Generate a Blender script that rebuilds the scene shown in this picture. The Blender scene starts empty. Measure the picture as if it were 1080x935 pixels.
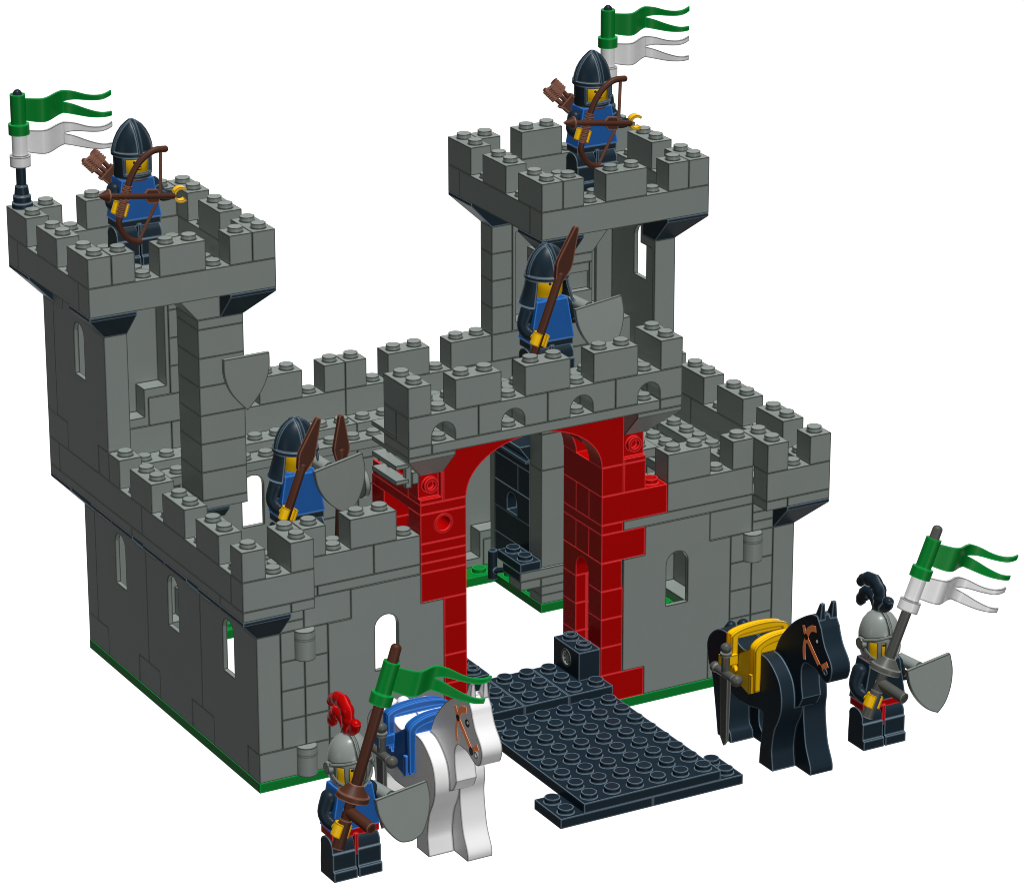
import bpy, bmesh, math
from math import sin, cos, pi, radians
from mathutils import Vector, Matrix
from mathutils.geometry import tessellate_polygon

S = 0.008            # one stud pitch is 8 mm: every length below is in studs
sc = bpy.context.scene
COL = sc.collection

# ------------------------------------------------------------------ materials
def mat(name, col, line, rough=0.32, lw=0.105, spec=0.2, metal=0.0):
    """moulded plastic; the outlines moulded along every edge come from a Bevel node"""
    m = bpy.data.materials.new(name); m.use_nodes = True
    nt = m.node_tree; N = nt.nodes; L = nt.links
    b = N['Principled BSDF']
    b.inputs['Roughness'].default_value = rough
    b.inputs['Specular IOR Level'].default_value = spec
    b.inputs['Metallic'].default_value = metal
    geo = N.new('ShaderNodeNewGeometry')
    bev = N.new('ShaderNodeBevel'); bev.samples = 10
    bev.inputs['Radius'].default_value = lw * S
    dot = N.new('ShaderNodeVectorMath'); dot.operation = 'DOT_PRODUCT'
    L.new(geo.outputs['Normal'], dot.inputs[0]); L.new(bev.outputs['Normal'], dot.inputs[1])
    mr = N.new('ShaderNodeMapRange'); mr.inputs['From Min'].default_value = 0.955
    mr.inputs['From Max'].default_value = 0.992; mr.inputs['To Min'].default_value = 1; mr.inputs['To Max'].default_value = 0
    L.new(dot.outputs['Value'], mr.inputs['Value'])
    # very slight mottling of the plastic
    tc = N.new('ShaderNodeTexCoord'); nz = N.new('ShaderNodeTexNoise'); nz.inputs['Scale'].default_value = 90
    nz.inputs['Detail'].default_value = 3
    L.new(tc.outputs['Object'], nz.inputs['Vector'])
    mm = N.new('ShaderNodeMapRange'); mm.inputs['To Min'].default_value = 0.965; mm.inputs['To Max'].default_value = 1.035
    L.new(nz.outputs['Fac'], mm.inputs['Value'])
    sc_ = N.new('ShaderNodeVectorMath'); sc_.operation = 'SCALE'
    sc_.inputs[0].default_value = col
    L.new(mm.outputs['Result'], sc_.inputs['Scale'])
    mx = N.new('ShaderNodeMix'); mx.data_type = 'RGBA'
    L.new(mr.outputs['Result'], mx.inputs['Factor'])
    L.new(sc_.outputs['Vector'], mx.inputs['A']); mx.inputs['B'].default_value = (*line, 1)
    L.new(mx.outputs['Result'], b.inputs['Base Color'])
    return m

M = dict(
    grey=mat('old_grey_plastic', (.172, .194, .182), (.045, .052, .045)),
    black=mat('black_plastic', (.0074, .0158, .0240), (.085, .120, .150), 0.42, spec=.11),
    red=mat('red_plastic', (.310, .0008, .0008), (.56, .026, .03), spec=.07),
    green=mat('green_plastic', (.000, .150, .018), (.004, .24, .045), 0.45, spec=.12),
    blue=mat('blue_plastic', (.010, .075, .265), (.035, .17, .56)),
    yellow=mat('yellow_plastic', (.66, .385, .001), (.30, .16, .001)),
    brown=mat('brown_plastic', (.052, .017, .009), (.17, .075, .05), 0.5, spec=.12),
    white=mat('white_plastic', (.60, .60, .60), (.16, .16, .16)),
    dgrey=mat('dark_grey_plastic', (.058, .060, .054), (.13, .14, .13), 0.42, spec=.15),
    face=mat('yellow_head_plastic', (.66, .385, .001), (.66, .385, .001)),
    ink=mat('printed_black', (.004, .005, .008), (.004, .005, .008), 0.5),
    orange=mat('printed_orange', (.98, .30, .11), (.98, .30, .11), 0.5),
    shine=mat('printed_white', (.8, .8, .8), (.8, .8, .8), 0.5),
    wplume=mat('white_cloth_plastic', (.56, .56, .56), (.14, .14, .14)),
)

# ------------------------------------------------------------------ mesh maker
class MB:
    def __init__(self, org=(0, 0, 0), T=None):
        self.v = []; self.f = []; self.sm = []; self.org = Vector(org); self.T = T
    def add(self, vs, fs, smooth=False):
        b = len(self.v)
        for p in vs:
            q = self.T(*p) if self.T else p
            self.v.append((Vector(q) - self.org) * S)
        self.f += [tuple(b + i for i in f) for f in fs]
        self.sm += [smooth] * len(fs)
    def box(self, x0, x1, y0, y1, z0, z1):
        self.add([(x, y, z) for z in (z0, z1) for y in (y0, y1) for x in (x0, x1)],
                 [(0, 2, 3, 1), (4, 5, 7, 6), (0, 1, 5, 4), (2, 6, 7, 3), (0, 4, 6, 2), (1, 3, 7, 5)])
    def hull8(self, lo, hi):
        """lo, hi: four points each, same winding"""
        self.add(list(lo) + list(hi), [(3, 2, 1, 0), (4, 5, 6, 7), (0, 1, 5, 4), (1, 2, 6, 5), (2, 3, 7, 6), (3, 0, 4, 7)])
    def stud(self, x, y, z, r=.3, h=.2, hollow=False):
        self.cyl((x, y, z), (x, y, z + h), r, n=24)
        if hollow: self.cyl((x, y, z + h), (x, y, z + h + .004), r * .62, n=20)
    def brick(self, x0, x1, y0, y1, z0, z1, studs=True, g=.011, skip=None):
        self.box(x0 + g, x1 - g, y0 + g, y1 - g, z0 + .003, z1 - .005)
        if studs:
            i = x0 + .5
            while i < x1:
                j = y0 + .5
                while j < y1:
                    if not (skip and skip(i, j)): self.stud(i, j, z1 - .03, h=.23)
                    j += 1
                i += 1
    def cyl(self, a, b, r0, r1=None, n=20, caps=True):
        r1 = r0 if r1 is None else r1
        a = Vector(a); b = Vector(b); d = (b - a).normalized()
        u = d.orthogonal().normalized(); w = d.cross(u)
        vs = [tuple(a + (u * cos(2 * pi * i / n) + w * sin(2 * pi * i / n)) * r0) for i in range(n)]
        vs += [tuple(b + (u * cos(2 * pi * i / n) + w * sin(2 * pi * i / n)) * r1) for i in range(n)]
        self.add(vs, [(i, (i + 1) % n, n + (i + 1) % n, n + i) for i in range(n)], True)
        if caps:
            self.add(vs[:n], [tuple(reversed(range(n)))]); self.add(vs[n:], [tuple(range(n))])
    def lathe(self, prof, c=(0, 0, 0), n=28, sx=1, sy=1):
        vs = []; fs = []
        for r, z in prof:
            for i in range(n): vs.append((c[0] + r * sx * cos(2 * pi * i / n), c[1] + r * sy * sin(2 * pi * i / n), c[2] + z))
        for k in range(len(prof) - 1):
            for i in range(n):
                j = (i + 1) % n; fs.append((k * n + i, k * n + j, (k + 1) * n + j, (k + 1) * n + i))
        fs.append(tuple(reversed(range(n)))); fs.append(tuple((len(prof) - 1) * n + i for i in range(n)))
        self.add(vs, fs, True)
    def tube(self, pts, radii, n=12, flat=1.0, flatdir=None, smooth=True):
        pts = [Vector(p) for p in pts]
        if not hasattr(radii, '__len__'): radii = [radii] * len(pts)
        vs = []; fs = []; u = None
        # rounded ends
        P = []; R = []; 
        d0 = (pts[1] - pts[0]).normalized(); d1 = (pts[-1] - pts[-2]).normalized()
        for t in (1, .8, .45): P.append(pts[0] - d0 * radii[0] * t * .75); R.append(radii[0] * math.sqrt(max(0.01, 1 - t * t)))
        P += pts; R += list(radii)
        for t in (.45, .8, 1): P.append(pts[-1] + d1 * radii[-1] * t * .75); R.append(radii[-1] * math.sqrt(max(0.01, 1 - t * t)))
        for i, p in enumerate(P):
            d = (P[min(i + 1, len(P) - 1)] - P[max(i - 1, 0)]).normalized()
            if u is None: u = (Vector(flatdir) if flatdir else d.orthogonal())
            u = (u - d * u.dot(d)).normalized(); w = d.cross(u)
            for k in range(n):
                a = 2 * pi * k / n
                vs.append(tuple(p + u * cos(a) * R[i] * flat + w * sin(a) * R[i]))
        for i in range(len(P) - 1):
            for k in range(n):
                j = (k + 1) % n; fs.append((i * n + k, i * n + j, (i + 1) * n + j, (i + 1) * n + k))
        fs.append(tuple(reversed(range(n)))); fs.append(tuple((len(P) - 1) * n + k for k in range(n)))
        self.add(vs, fs, smooth)
    def prism(self, poly, ax, lo, hi, holes=(), smooth=True):
        """poly in the plane across axis ax (0: y,z; 1: x,z; 2: x,y), pushed from lo to hi; holes are cut right through"""
        def P(p, h):
            return (h, p[0], p[1]) if ax == 0 else (p[0], h, p[1]) if ax == 1 else (p[0], p[1], h)
        loops = [list(poly)] + [list(h) for h in holes]
        flat = [p for l in loops for p in l]
        n = len(flat)
        tris = tessellate_polygon([[Vector((p[0], p[1], 0)) for p in l] for l in loops])
        vs = [P(p, lo) for p in flat] + [P(p, hi) for p in flat]
        fs = [tuple(t) for t in tris] + [tuple(i + n for i in reversed(t)) for t in tris]
        self.add(vs, fs)
        b = 0
        for l in loops:
            m = len(l)
            self.add([P(p, lo) for p in l] + [P(p, hi) for p in l], [(i, (i + 1) % m, m + (i + 1) % m, m + i) for i in range(m)], smooth)
    def shell(self, prof, keep=None, n=40, t=.07, sx=1, sy=1, c=(0, 0)):
        """hollow shell of revolution with openings: prof of (r,z) from low to high"""
        vo = {}; vs = []
        def vert(k, i, inner):
            i %= n; key = (k, i, inner)
            if key not in vo:
                r, z = prof[k]; r = max(0.0, r - (t if inner else 0)); z = z - (t if inner and k == len(prof) - 1 else 0)
                a = 2 * pi * i / n
                vo[key] = len(vs); vs.append((c[0] + r * sx * cos(a), c[1] + r * sy * sin(a), z))
            return vo[key]
        fs = []
        K = lambda k, i: 0 <= k < len(prof) - 1 and (keep is None or keep(2 * pi * ((i % n) + .5) / n, (prof[k][1] + prof[k + 1][1]) / 2))
        for k in range(len(prof) - 1):
            for i in range(n):
                if not K(k, i): continue
                fs.append((vert(k, i, 0), vert(k, i + 1, 0), vert(k + 1, i + 1, 0), vert(k + 1, i, 0)))
                fs.append((vert(k, i, 1), vert(k + 1, i, 1), vert(k + 1, i + 1, 1), vert(k, i + 1, 1)))
                if not K(k - 1, i): fs.append((vert(k, i, 0), vert(k, i, 1), vert(k, i + 1, 1), vert(k, i + 1, 0)))
                if not K(k + 1, i) and k + 1 < len(prof) - 1: fs.append((vert(k + 1, i, 0), vert(k + 1, i + 1, 0), vert(k + 1, i + 1, 1), vert(k + 1, i, 1)))
                if not K(k, i - 1): fs.append((vert(k, i, 0), vert(k + 1, i, 0), vert(k + 1, i, 1), vert(k, i, 1)))
                if not K(k, i + 1): fs.append((vert(k, i + 1, 0), vert(k, i + 1, 1), vert(k + 1, i + 1, 1), vert(k + 1, i + 1, 0)))
        self.add(vs, fs, True)
    def sphere(self, c, r, n=14, sx=1, sy=1, sz=1):
        pr = [(r * sin(pi * (k + .02) / 8.04), -r * cos(pi * (k + .02) / 8.04) * sz) for k in range(9)]
        self.lathe(pr, c, n, sx, sy)
    def build(self, name, m, parent=None, weld=False):
        me = bpy.data.meshes.new(name); me.from_pydata([tuple(v) for v in self.v], [], self.f)
        for p, s in zip(me.polygons, self.sm): p.use_smooth = s
        bm = bmesh.new(); bm.from_mesh(me)
        if weld: bmesh.ops.remove_doubles(bm, verts=bm.verts, dist=1e-7)
        bmesh.ops.recalc_face_normals(bm, faces=bm.faces)
        for e in bm.edges:
            if len(e.link_faces) != 2 or e.calc_face_angle(4) > radians(34): e.smooth = False
        bm.to_mesh(me); bm.free()
        me.materials.append(M[m]); me.update()
        o = bpy.data.objects.new(name, me); COL.objects.link(o)
        if parent: o.parent = parent
        else: o.location = self.org * S
        return o

def thing(name, label, cat, loc=(0, 0, 0), group=None):
    o = bpy.data.objects.new(name, None); COL.objects.link(o)
    o.empty_display_size = .01
    o.location = Vector(loc) * S; o['label'] = label; o['category'] = cat; o['kind'] = 'thing'
    if group: o['group'] = group
    o['_org'] = tuple(loc)
    return o
def mbt(t, T=None): return MB(tuple(t['_org']), T)
def tag(o, label, cat, group=None):
    o['label'] = label; o['category'] = cat
    if group: o['group'] = group
def bricks(t, name, m, *specs, studs=True, parent=None, label=None, skip=None):
    """one part per box spec"""
    out = []
    for s in specs:
        mb = mbt(t); mb.brick(*s, studs=studs, skip=skip); o = mb.build(name, m, parent or t); out.append(o)
        if label: o['label'] = label
    return out
def one(t, name, m, *specs, studs=False, parent=None):
    """several boxes forming one part"""
    mb = mbt(t)
    for s in specs: mb.brick(*s, studs=studs)
    return mb.build(name, m, parent or t)
def arcpts(cx, cz, r, a0, a1, n=10, rz=None):
    rz = r if rz is None else rz
    return [(cx + r * cos(a0 + (a1 - a0) * i / n), cz + rz * sin(a0 + (a1 - a0) * i / n)) for i in range(n + 1)]

# wall panel 5 long, 1 deep, 6 bricks high, with the four corners left out and one arched window
def panel(t, T, z, name='wall_panel', top_studs=(1, 2, 3)):
    g = .011; H = 7.2; n = 1.2; e = g; r = .18; k_ = .4; d0 = .2; d1 = 1 - g
    out = [(1, e), (4, e), (4, n + e), (5 - e, n + e), (5 - e, H - n - e), (4, H - n - e), (4, H - .01), (1, H - .01), (1, H - n - e), (e, H - n - e), (e, n + e), (1, n + e)]
    hole = [(2, 3.6), (3, 3.6), (3, 5.35)] + arcpts(2.5, 5.35, .5, 0, pi, 12)[1:-1] + [(2, 5.35)]
    a, b_ = 1 + r, 4 - r; c, d = k_, n + k_
    inn = [(a, c), (b_, c), (b_, d), (5 - r, d), (5 - r, H - d), (b_, H - d), (b_, H - c), (a, H - c), (a, H - d), (r, H - d), (r, d), (a, d)]
    mb = mbt(t, lambda u, v, w: T(u, v, w + z))
    def face(outer, holes, v):
        loops = [outer] + holes
        tr = tessellate_polygon([[Vector((p[0], p[1], 0)) for p in l] for l in loops])
        mb.add([(p[0], v, p[1]) for l in loops for p in l], [tuple(q) for q in tr])
    def side(loop, v0, v1, smooth=False):
        m = len(loop)
        mb.add([(p[0], v0, p[1]) for p in loop] + [(p[0], v1, p[1]) for p in loop], [(i, (i + 1) % m, m + (i + 1) % m, m + i) for i in range(m)], smooth)
    face(out, [hole], 0); face(inn, [hole], d0); face(out, [inn], d1)
    side(out, 0, d1); side(inn, d0, d1); side(hole, 0, d0, True)
    for k in top_studs: mb.stud(k + .5, .5, 7.17, h=.23)
    return mb.build(name, 'grey', t, weld=True)
Tleft = lambda y0: (lambda u, v, w: (v, y0 + u, w))
Tfront = lambda x0: (lambda u, v, w: (x0 + u, v, w))
Tback = lambda x0, y=16: (lambda u, v, w: (x0 + u, y - v, w))
Tright = lambda y0, x=24: (lambda u, v, w: (x - v, y0 + u, w))
def corbel_corner(t, x, y, z, sx, sy, m='black', name='corner_corbel'):
    """inverted corner slope: 1x1 foot at (x,y) spreading one stud outwards in sx and sy"""
    mb = mbt(t); g = .012
    xa, xb = sorted((x, x - sx)); ya, yb = sorted((y, y - sy))     # foot
    xo, yo = x + sx, y + sy
    xc, xd = sorted((xo - sx * g, x - sx * 1 )); yc, yd = sorted((yo - sy * g, y - sy * 1))
    lip = z + 1.05; top = z + 1.2 - .008
    lo = [(xa, ya, z), (xb, ya, z), (xb, yb, z), (xa, yb, z)]
    mid = [(xc, yc, lip), (xd, yc, lip), (xd, yd, lip), (xc, yd, lip)]
    hi = [(a, b, top) for a, b, c in mid]
    mb.add(lo + mid + hi, [(3, 2, 1, 0), (0, 1, 5, 4), (1, 2, 6, 5), (2, 3, 7, 6), (3, 0, 4, 7), (4, 5, 9, 8), (5, 6, 10, 9), (6, 7, 11, 10), (7, 4, 8, 11), (8, 9, 10, 11)])
    return mb.build(name, m, t)
def corbel_x(t, x, sx, y0, y1, z, m='black', name='corbel', foot=0.0):
    """inverted slope that leans out in x"""
    mb = mbt(t); g = .012
    poly = [(x - sx * .02, z), (x - sx * foot, z), (x + sx * (1 - g), z + 1.05), (x + sx * (1 - g), z + 1.19), (x - sx * .02, z + 1.19)]
    mb.prism([(p[0], p[1]) for p in poly] if foot else [poly[0], poly[2], poly[3], poly[4]], 1, y0 + g, y1 - g, smooth=False)
    return mb.build(name, m, t)

# ------------------------------------------------------------------ baseplate
bp = MB()
outl = [(0, 0), (9, 0), (9, 3), (2, 3), (2, 14), (18, 14), (18, 10), (22, 10), (22, 3), (15, 3), (15, 0), (24, 0), (24, 16), (0, 16)]
bp.prism(outl, 2, -.4, -.006, smooth=False)
def inside(x, y):
    c = False
    for i in range(len(outl)):
        (x1, y1), (x2, y2) = outl[i], outl[i - 1]
        if (y1 > y) != (y2 > y) and x < (x2 - x1) * (y - y1) / (y2 - y1) + x1: c = not c
    return c
for i in range(24):
    for j in range(16):
        if inside(i + .5, j + .5) and not (i in (0, 23) or j in (0, 15)): bp.stud(i + .5, j + .5, -.03, h=.22)
b = bp.build('baseplate', 'green'); tag(b, 'thin green studded baseplate under the whole castle', 'baseplate')

# ------------------------------------------------------------------ left wall
W = thing('castle_wall', 'grey side wall with three arched windows left of the front corner, below the left tower', 'castle wall', (0, 8, 0), 'castle walls')
for y0 in (0, 5, 10): panel(W, Tleft(y0), 0)
bricks(W, 'brick', 'grey', (0, 1, 4, 6, 0, 1.2), (0, 1, 9, 11, 0, 1.2), (0, 1, 14, 16, 0, 1.2), (0, 1, 4, 6, 6, 7.2), (0, 1, 9, 11, 6, 7.2), (0, 1, 14, 16, 6, 7.2), studs=False)
bricks(W, 'wall_plate', 'grey', (-1, 1, -1, 1, 7.2, 7.6), (-1, 1, 1, 9, 7.2, 7.6), (-1, 1, 9, 17, 7.2, 7.6), skip=lambda x, y: x < 0 or y > 15)
bricks(W, 'walkway_plate', 'grey', (1, 2, 1, 11, 6.8, 7.2))
bricks(W, 'parapet_brick', 'grey', (-1, 0, 0, 8, 7.6, 8.8), (-1, 0, 8, 16, 7.6, 8.8), (-1, 0, 16, 17, 7.6, 8.8), skip=lambda x, y: y > 11)
for y0, y1 in ((1, 3), (4, 6), (7, 9), (10, 11)): bricks(W, 'merlon', 'grey', (-1, 0, y0, y1, 8.8, 10))
for a, b_, f in ((9, 11, 0), (11, 13, .0), (4, 6, 0), (6, 8, .0), (1, 3, .0)): corbel_x(W, 0, -1, a, b_, 6, 'black')
corbel_corner(W, 0, 16, 6, -1, 1)
corbel_corner(W, 0, 0, 6, -1, -1)

# ------------------------------------------------------------------ right wall
W = thing('castle_wall', 'grey side wall on the far right, its four merlons seen from inside the castle', 'castle wall', (24, 8, 0), 'castle walls')
for y0 in (0, 5, 10): panel(W, Tright(y0), 0)
bricks(W, 'brick', 'grey', (23, 24, 4, 6, 0, 1.2), (23, 24, 9, 11, 0, 1.2), (23, 24, 14, 16, 0, 1.2), (23, 24, 4, 6, 6, 7.2), (23, 24, 9, 11, 6, 7.2), (23, 24, 14, 16, 6, 7.2), studs=False)
bricks(W, 'wall_plate', 'grey', (23, 25, -1, 1, 7.2, 7.6), (23, 25, 1, 9, 7.2, 7.6), (23, 25, 9, 17, 7.2, 7.6), skip=lambda x, y: x > 24)
bricks(W, 'walkway_plate', 'grey', (21, 23, 1, 11, 6.8, 7.2))
bricks(W, 'parapet_brick', 'grey', (24, 25, 0, 8, 7.6, 8.8), (24, 25, 8, 16, 7.6, 8.8), (24, 25, 16, 17, 7.6, 8.8), skip=lambda x, y: y > 11)
for y0, y1 in ((1, 3), (4, 6), (7, 9), (10, 11)): bricks(W, 'merlon', 'grey', (24, 25, y0, y1, 8.8, 10))
for a, b_ in ((9, 11), (4, 6)): corbel_x(W, 24, 1, a, b_, 6, 'black')
corbel_corner(W, 24, 16, 6, 1, 1)
corbel_corner(W, 24, 0, 6, 1, -1)

# ------------------------------------------------------------------ front walls
def cylinder_hinge(t, x, z):
    mb = mbt(t)
    mb.cyl((x, 0, z + .01), (x, 0, z + 1.19), .42, n=28)
    mb.cyl((x, 0, z + .845), (x, 0, z + .875), .428, n=28)
    return mb.build('round_hinge_post', 'grey', t)
W = thing('castle_wall', 'grey front wall left of the red gate, with arched window and round hinge posts', 'castle wall', (4, 0, 0), 'castle walls')
panel(W, Tfront(3), 0, top_studs=())
bricks(W, 'brick', 'grey', (0, 3, 0, 1, 0, 1.2), (3, 4, 0, 1, 0, 1.2), (2, 4, 0, 1, 6, 7.2), (1, 2, 0, 1, 6, 6.4), (1, 2, 0, 1, 6.4, 6.8), (1, 2, 0, 1, 6.8, 7.2), studs=False)
for k in range(4):
    bricks(W, 'brick', 'grey', (1, 2, 0, 1, 1.2 + 1.2 * k, 2.4 + 1.2 * k), (2, 3, 0, 1, 1.2 + 1.2 * k, 2.4 + 1.2 * k), studs=False)
bricks(W, 'wall_plate', 'grey', (1, 2, -1, 1, 7.2, 7.6), (2, 2.6, 0, 1, 7.2, 7.6), (2.6, 7, 0, 1, 7.2, 7.6), studs=False)
bricks(W, 'walkway_plate', 'grey', (2, 6, 2, 5, 6.8, 7.2))
bricks(W, 'parapet_brick', 'grey', (-1, 2, -1, 0, 7.6, 8.8), (2, 5, 0, 1, 7.6, 8.8), (5, 7, 0, 1, 7.6, 8.8))
bricks(W, 'merlon', 'grey', (-1, 0, -1, 0, 8.8, 10), (1, 2, -1, 1, 8.8, 10), (2, 3, 0, 1, 8.8, 10), (4, 6, 0, 1, 8.8, 10))
cylinder_hinge(W, 2, 4.8); cylinder_hinge(W, 2, 0)
W = thing('castle_wall', 'grey front wall right of the red gate, behind the black horse', 'castle wall', (20, 0, 0), 'castle walls')
panel(W, Tfront(16), 0, top_studs=())
bricks(W, 'brick', 'grey', (21, 24, 0, 1, 0, 1.2), (20, 21, 0, 1, 0, 1.2), (20, 22, 0, 1, 6, 7.2), (22, 23, 0, 1, 6, 6.4), (22, 23, 0, 1, 6.4, 6.8), (22, 23, 0, 1, 6.8, 7.2), studs=False)
for k in range(4):
    bricks(W, 'brick', 'grey', (21, 22, 0, 1, 1.2 + 1.2 * k, 2.4 + 1.2 * k), (22, 23, 0, 1, 1.2 + 1.2 * k, 2.4 + 1.2 * k), studs=False)
bricks(W, 'wall_plate', 'grey', (22, 23, -1, 1, 7.2, 7.6), (16, 22, 0, 1, 7.2, 7.6), studs=False)
bricks(W, 'walkway_plate', 'grey', (18, 21, 1, 5, 6.8, 7.2))
bricks(W, 'parapet_brick', 'grey', (22, 25, -1, 0, 7.6, 8.8), (18, 22, 0, 1, 7.6, 8.8))
bricks(W, 'merlon', 'grey', (24, 25, -1, 0, 8.8, 10), (22, 23, -1, 1, 8.8, 10), (21, 22, 0, 1, 8.8, 10), (18, 20, 0, 1, 8.8, 10))
bricks(W, 'ledge_plate', 'grey', (17, 18.2, 1, 4, 9.6, 10.0))
cylinder_hinge(W, 22, 4.8); cylinder_hinge(W, 22, 0)

# ------------------------------------------------------------------ back wall
W = thing('castle_wall', 'grey back wall with a row of merlons running between the two towers', 'castle wall', (12, 16, 0), 'castle walls')
panel(W, Tback(0), 0); panel(W, Tback(5), 0); panel(W, Tback(14), 0)
bricks(W, 'brick', 'grey', (4, 6, 15, 16, 0, 1.2), (9, 10, 15, 16, 0, 1.2), (14, 15, 15, 16, 0, 1.2), (18, 20, 15, 16, 0, 1.2), (4, 6, 15, 16, 6, 7.2), (9, 10, 15, 16, 6, 7.2), (14, 15, 15, 16, 6, 7.2), (18, 20, 15, 16, 6, 7.2), studs=False)
for k in range(6):
    z = 1.2 * k
    for a, b_ in (((10, 12), (12, 14)) if k % 2 else ((10, 11), (11, 13), (13, 14))):
        bricks(W, 'brick', 'grey', (a, b_, 15, 16, z, z + 1.2), studs=False)
bricks(W, 'brick', 'grey', (19, 23, 15, 16, 1.2, 7.2), studs=False)
bricks(W, 'walkway_plate', 'grey', (1, 5, 14, 15, 6.8, 7.2), (5, 11, 14, 15, 6.8, 7.2), (11, 17, 14, 15, 6.8, 7.2), (17, 23, 14, 15, 6.8, 7.2))
bricks(W, 'wall_plate', 'grey', (1, 5, 15, 17, 7.2, 7.6), (5, 12, 15, 17, 7.2, 7.6), (12, 18, 15, 17, 7.2, 7.6), (18, 23, 15, 17, 7.2, 7.6), skip=lambda x, y: y > 16)
bricks(W, 'parapet_brick', 'grey', (0, 4, 16, 17, 7.6, 8.8), (4, 12, 16, 17, 7.6, 8.8), (12, 20, 16, 17, 7.6, 8.8), (20, 24, 16, 17, 7.6, 8.8), skip=lambda x, y: x < 5 or x > 19)
bricks(W, 'merlon', 'grey', (5, 7, 16, 17, 8.8, 10), (8, 10, 16, 17, 8.8, 10), (11, 12, 16, 17, 8.8, 10), (12, 13, 16, 17, 8.8, 10), (14, 16, 16, 17, 8.8, 10), (17, 19, 16, 17, 8.8, 10))

# ------------------------------------------------------------------ towers
def tower_top(t, x0, y0, first):
    """8 x 8 crown: base courses, merlons, four floor edges"""
    X = lambda a: x0 + a; Y = lambda a: y0 + a
    bricks(t, 'parapet_brick', 'grey', (X(0), X(8), Y(0), Y(1), 16, 17.2), (X(0), X(1), Y(1), Y(7), 16, 17.2), (X(7), X(8), Y(1), Y(7), 16, 17.2), (X(0), X(8), Y(7), Y(8), 16, 17.2))
    bricks(t, 'floor_plate', 'grey', (X(1), X(7), Y(1), Y(7), 16, 16.4))
    mer = [(0, 2, 0, 1), (0, 1, 1, 2), (3, 5, 0, 1), (6, 8, 0, 1), (7, 8, 1, 2), (0, 1, 3, 5), (7, 8, 3, 5), (0, 1, 6, 8), (1, 2, 7, 8), (3, 5, 7, 8), (6, 7, 7, 8), (7, 8, 6, 8)]
    mer = [(0, 1, 0, 2), (1, 2, 0, 1), (3, 5, 0, 1), (6, 7, 0, 1), (7, 8, 0, 2), (0, 1, 3, 5), (7, 8, 3, 5), (0, 1, 6, 8), (1, 2, 7, 8), (3, 5, 7, 8), (6, 7, 7, 8), (7, 8, 6, 8)]
    for a, b_, c, d in mer:
        corner = (a + b_ in (1, 15)) and (c in (6,))
        bricks(t, 'merlon', 'grey', (X(a), X(b_), Y(c), Y(d), 17.2, 18.4), skip=(lambda x, y: y > y0 + 7 and (x < x0 + 1 if first else x > x0 + 7)))
def slope_front(t, x0, x1, lean, y0, y1, z=14.8):
    """grey piece above the column whose side leans out in x"""
    mb = mbt(t); g = .01
    mb.prism([(x0, z + .01), (x1, z + .01), (x1 + lean[1], z + 1.19), (x0 + lean[0], z + 1.19)], 1, y0, y1, smooth=False)
    return mb.build('tower_bracket', 'grey', t)
t = thing('castle_tower', 'tall grey tower at the left back corner, topped by a square battlement with an archer', 'tower', (2, 14, 0), 'towers')
panel(t, lambda u, v, w: (-1 + v, 11 + u, w), 8.8, top_studs=())
panel(t, lambda u, v, w: (-1 + u, 17 - v, w), 8.8, top_studs=())
bricks(t, 'brick', 'grey', (-1, 0, 11, 12, 8.8, 10), (-1, 0, 15, 17, 8.8, 10), (-1, 0, 15, 16.99, 14.8, 16), (3, 5, 16, 17, 8.8, 10), studs=False)
for k in range(5): bricks(t, 'brick', 'grey', (4, 5, 16, 17, 10 + 1.2 * k, 11.2 + 1.2 * k), studs=False)
bricks(t, 'column_plate', 'grey', (3, 5, 11, 13, 6.8, 7.2), (3, 5, 11, 13, 14.4, 14.8), studs=False)
for k in range(6): bricks(t, 'column_brick', 'grey', (3, 5, 11, 13, 7.2 + 1.2 * k, 8.4 + 1.2 * k), studs=False)
slope_front(t, 3, 4, (-1, 0), 11, 13)
corbel_corner(t, 5, 11, 14.8, 1, -1); corbel_corner(t, -1, 11, 14.8, -1, -1); corbel_corner(t, -1, 17, 14.8, -1, 1); corbel_corner(t, 5, 17, 14.8, 1, 1)
mb = mbt(t); mb.prism([(11.5, 6.2), (12.9, 6.2), (12.9, 6.79), (11.02, 6.79), (11.02, 6.68)], 0, 3.1, 4.2, smooth=False); mb.build('corbel', 'black', t)
tower_top(t, -2, 10, True)

t = thing('castle_tower', 'tall grey tower at the right back corner behind the gate, an archer on top', 'tower', (22, 14, 0), 'towers')
panel(t, lambda u, v, w: (25 - v, 11 + u, w), 8.8, top_studs=())
panel(t, lambda u, v, w: (20 + u, 17 - v, w), 8.8, top_studs=())
bricks(t, 'brick', 'grey', (24, 25, 11, 12, 8.8, 10), (24, 25, 15, 17, 8.8, 10), (19, 21, 16, 17, 8.8, 10), (23.0, 23.6, 12.2, 13.2, 8.8, 11.2), studs=False)
for k in range(5): bricks(t, 'brick', 'grey', (19, 20, 16, 17, 10 + 1.2 * k, 11.2 + 1.2 * k), studs=False)
bricks(t, 'column_plate', 'grey', (19, 21, 11, 13, 6.8, 7.2), (19, 21, 11, 13, 14.4, 14.8), studs=False)
for k in range(5): bricks(t, 'column_brick', 'grey', (19, 21, 11, 13, 7.2 + 1.2 * k, 8.4 + 1.2 * k), studs=False)
bricks(t, 'column_brick', 'grey', (19, 21, 11.25, 13, 13.2, 14.4), (20.85, 21, 11, 11.25, 13.2, 14.4), (19, 19.15, 11, 11.25, 13.2, 14.4), (19.15, 20.85, 11, 11.25, 14.0, 14.4), studs=False)
slope_front(t, 20, 21, (0, 1), 11, 13)
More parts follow.
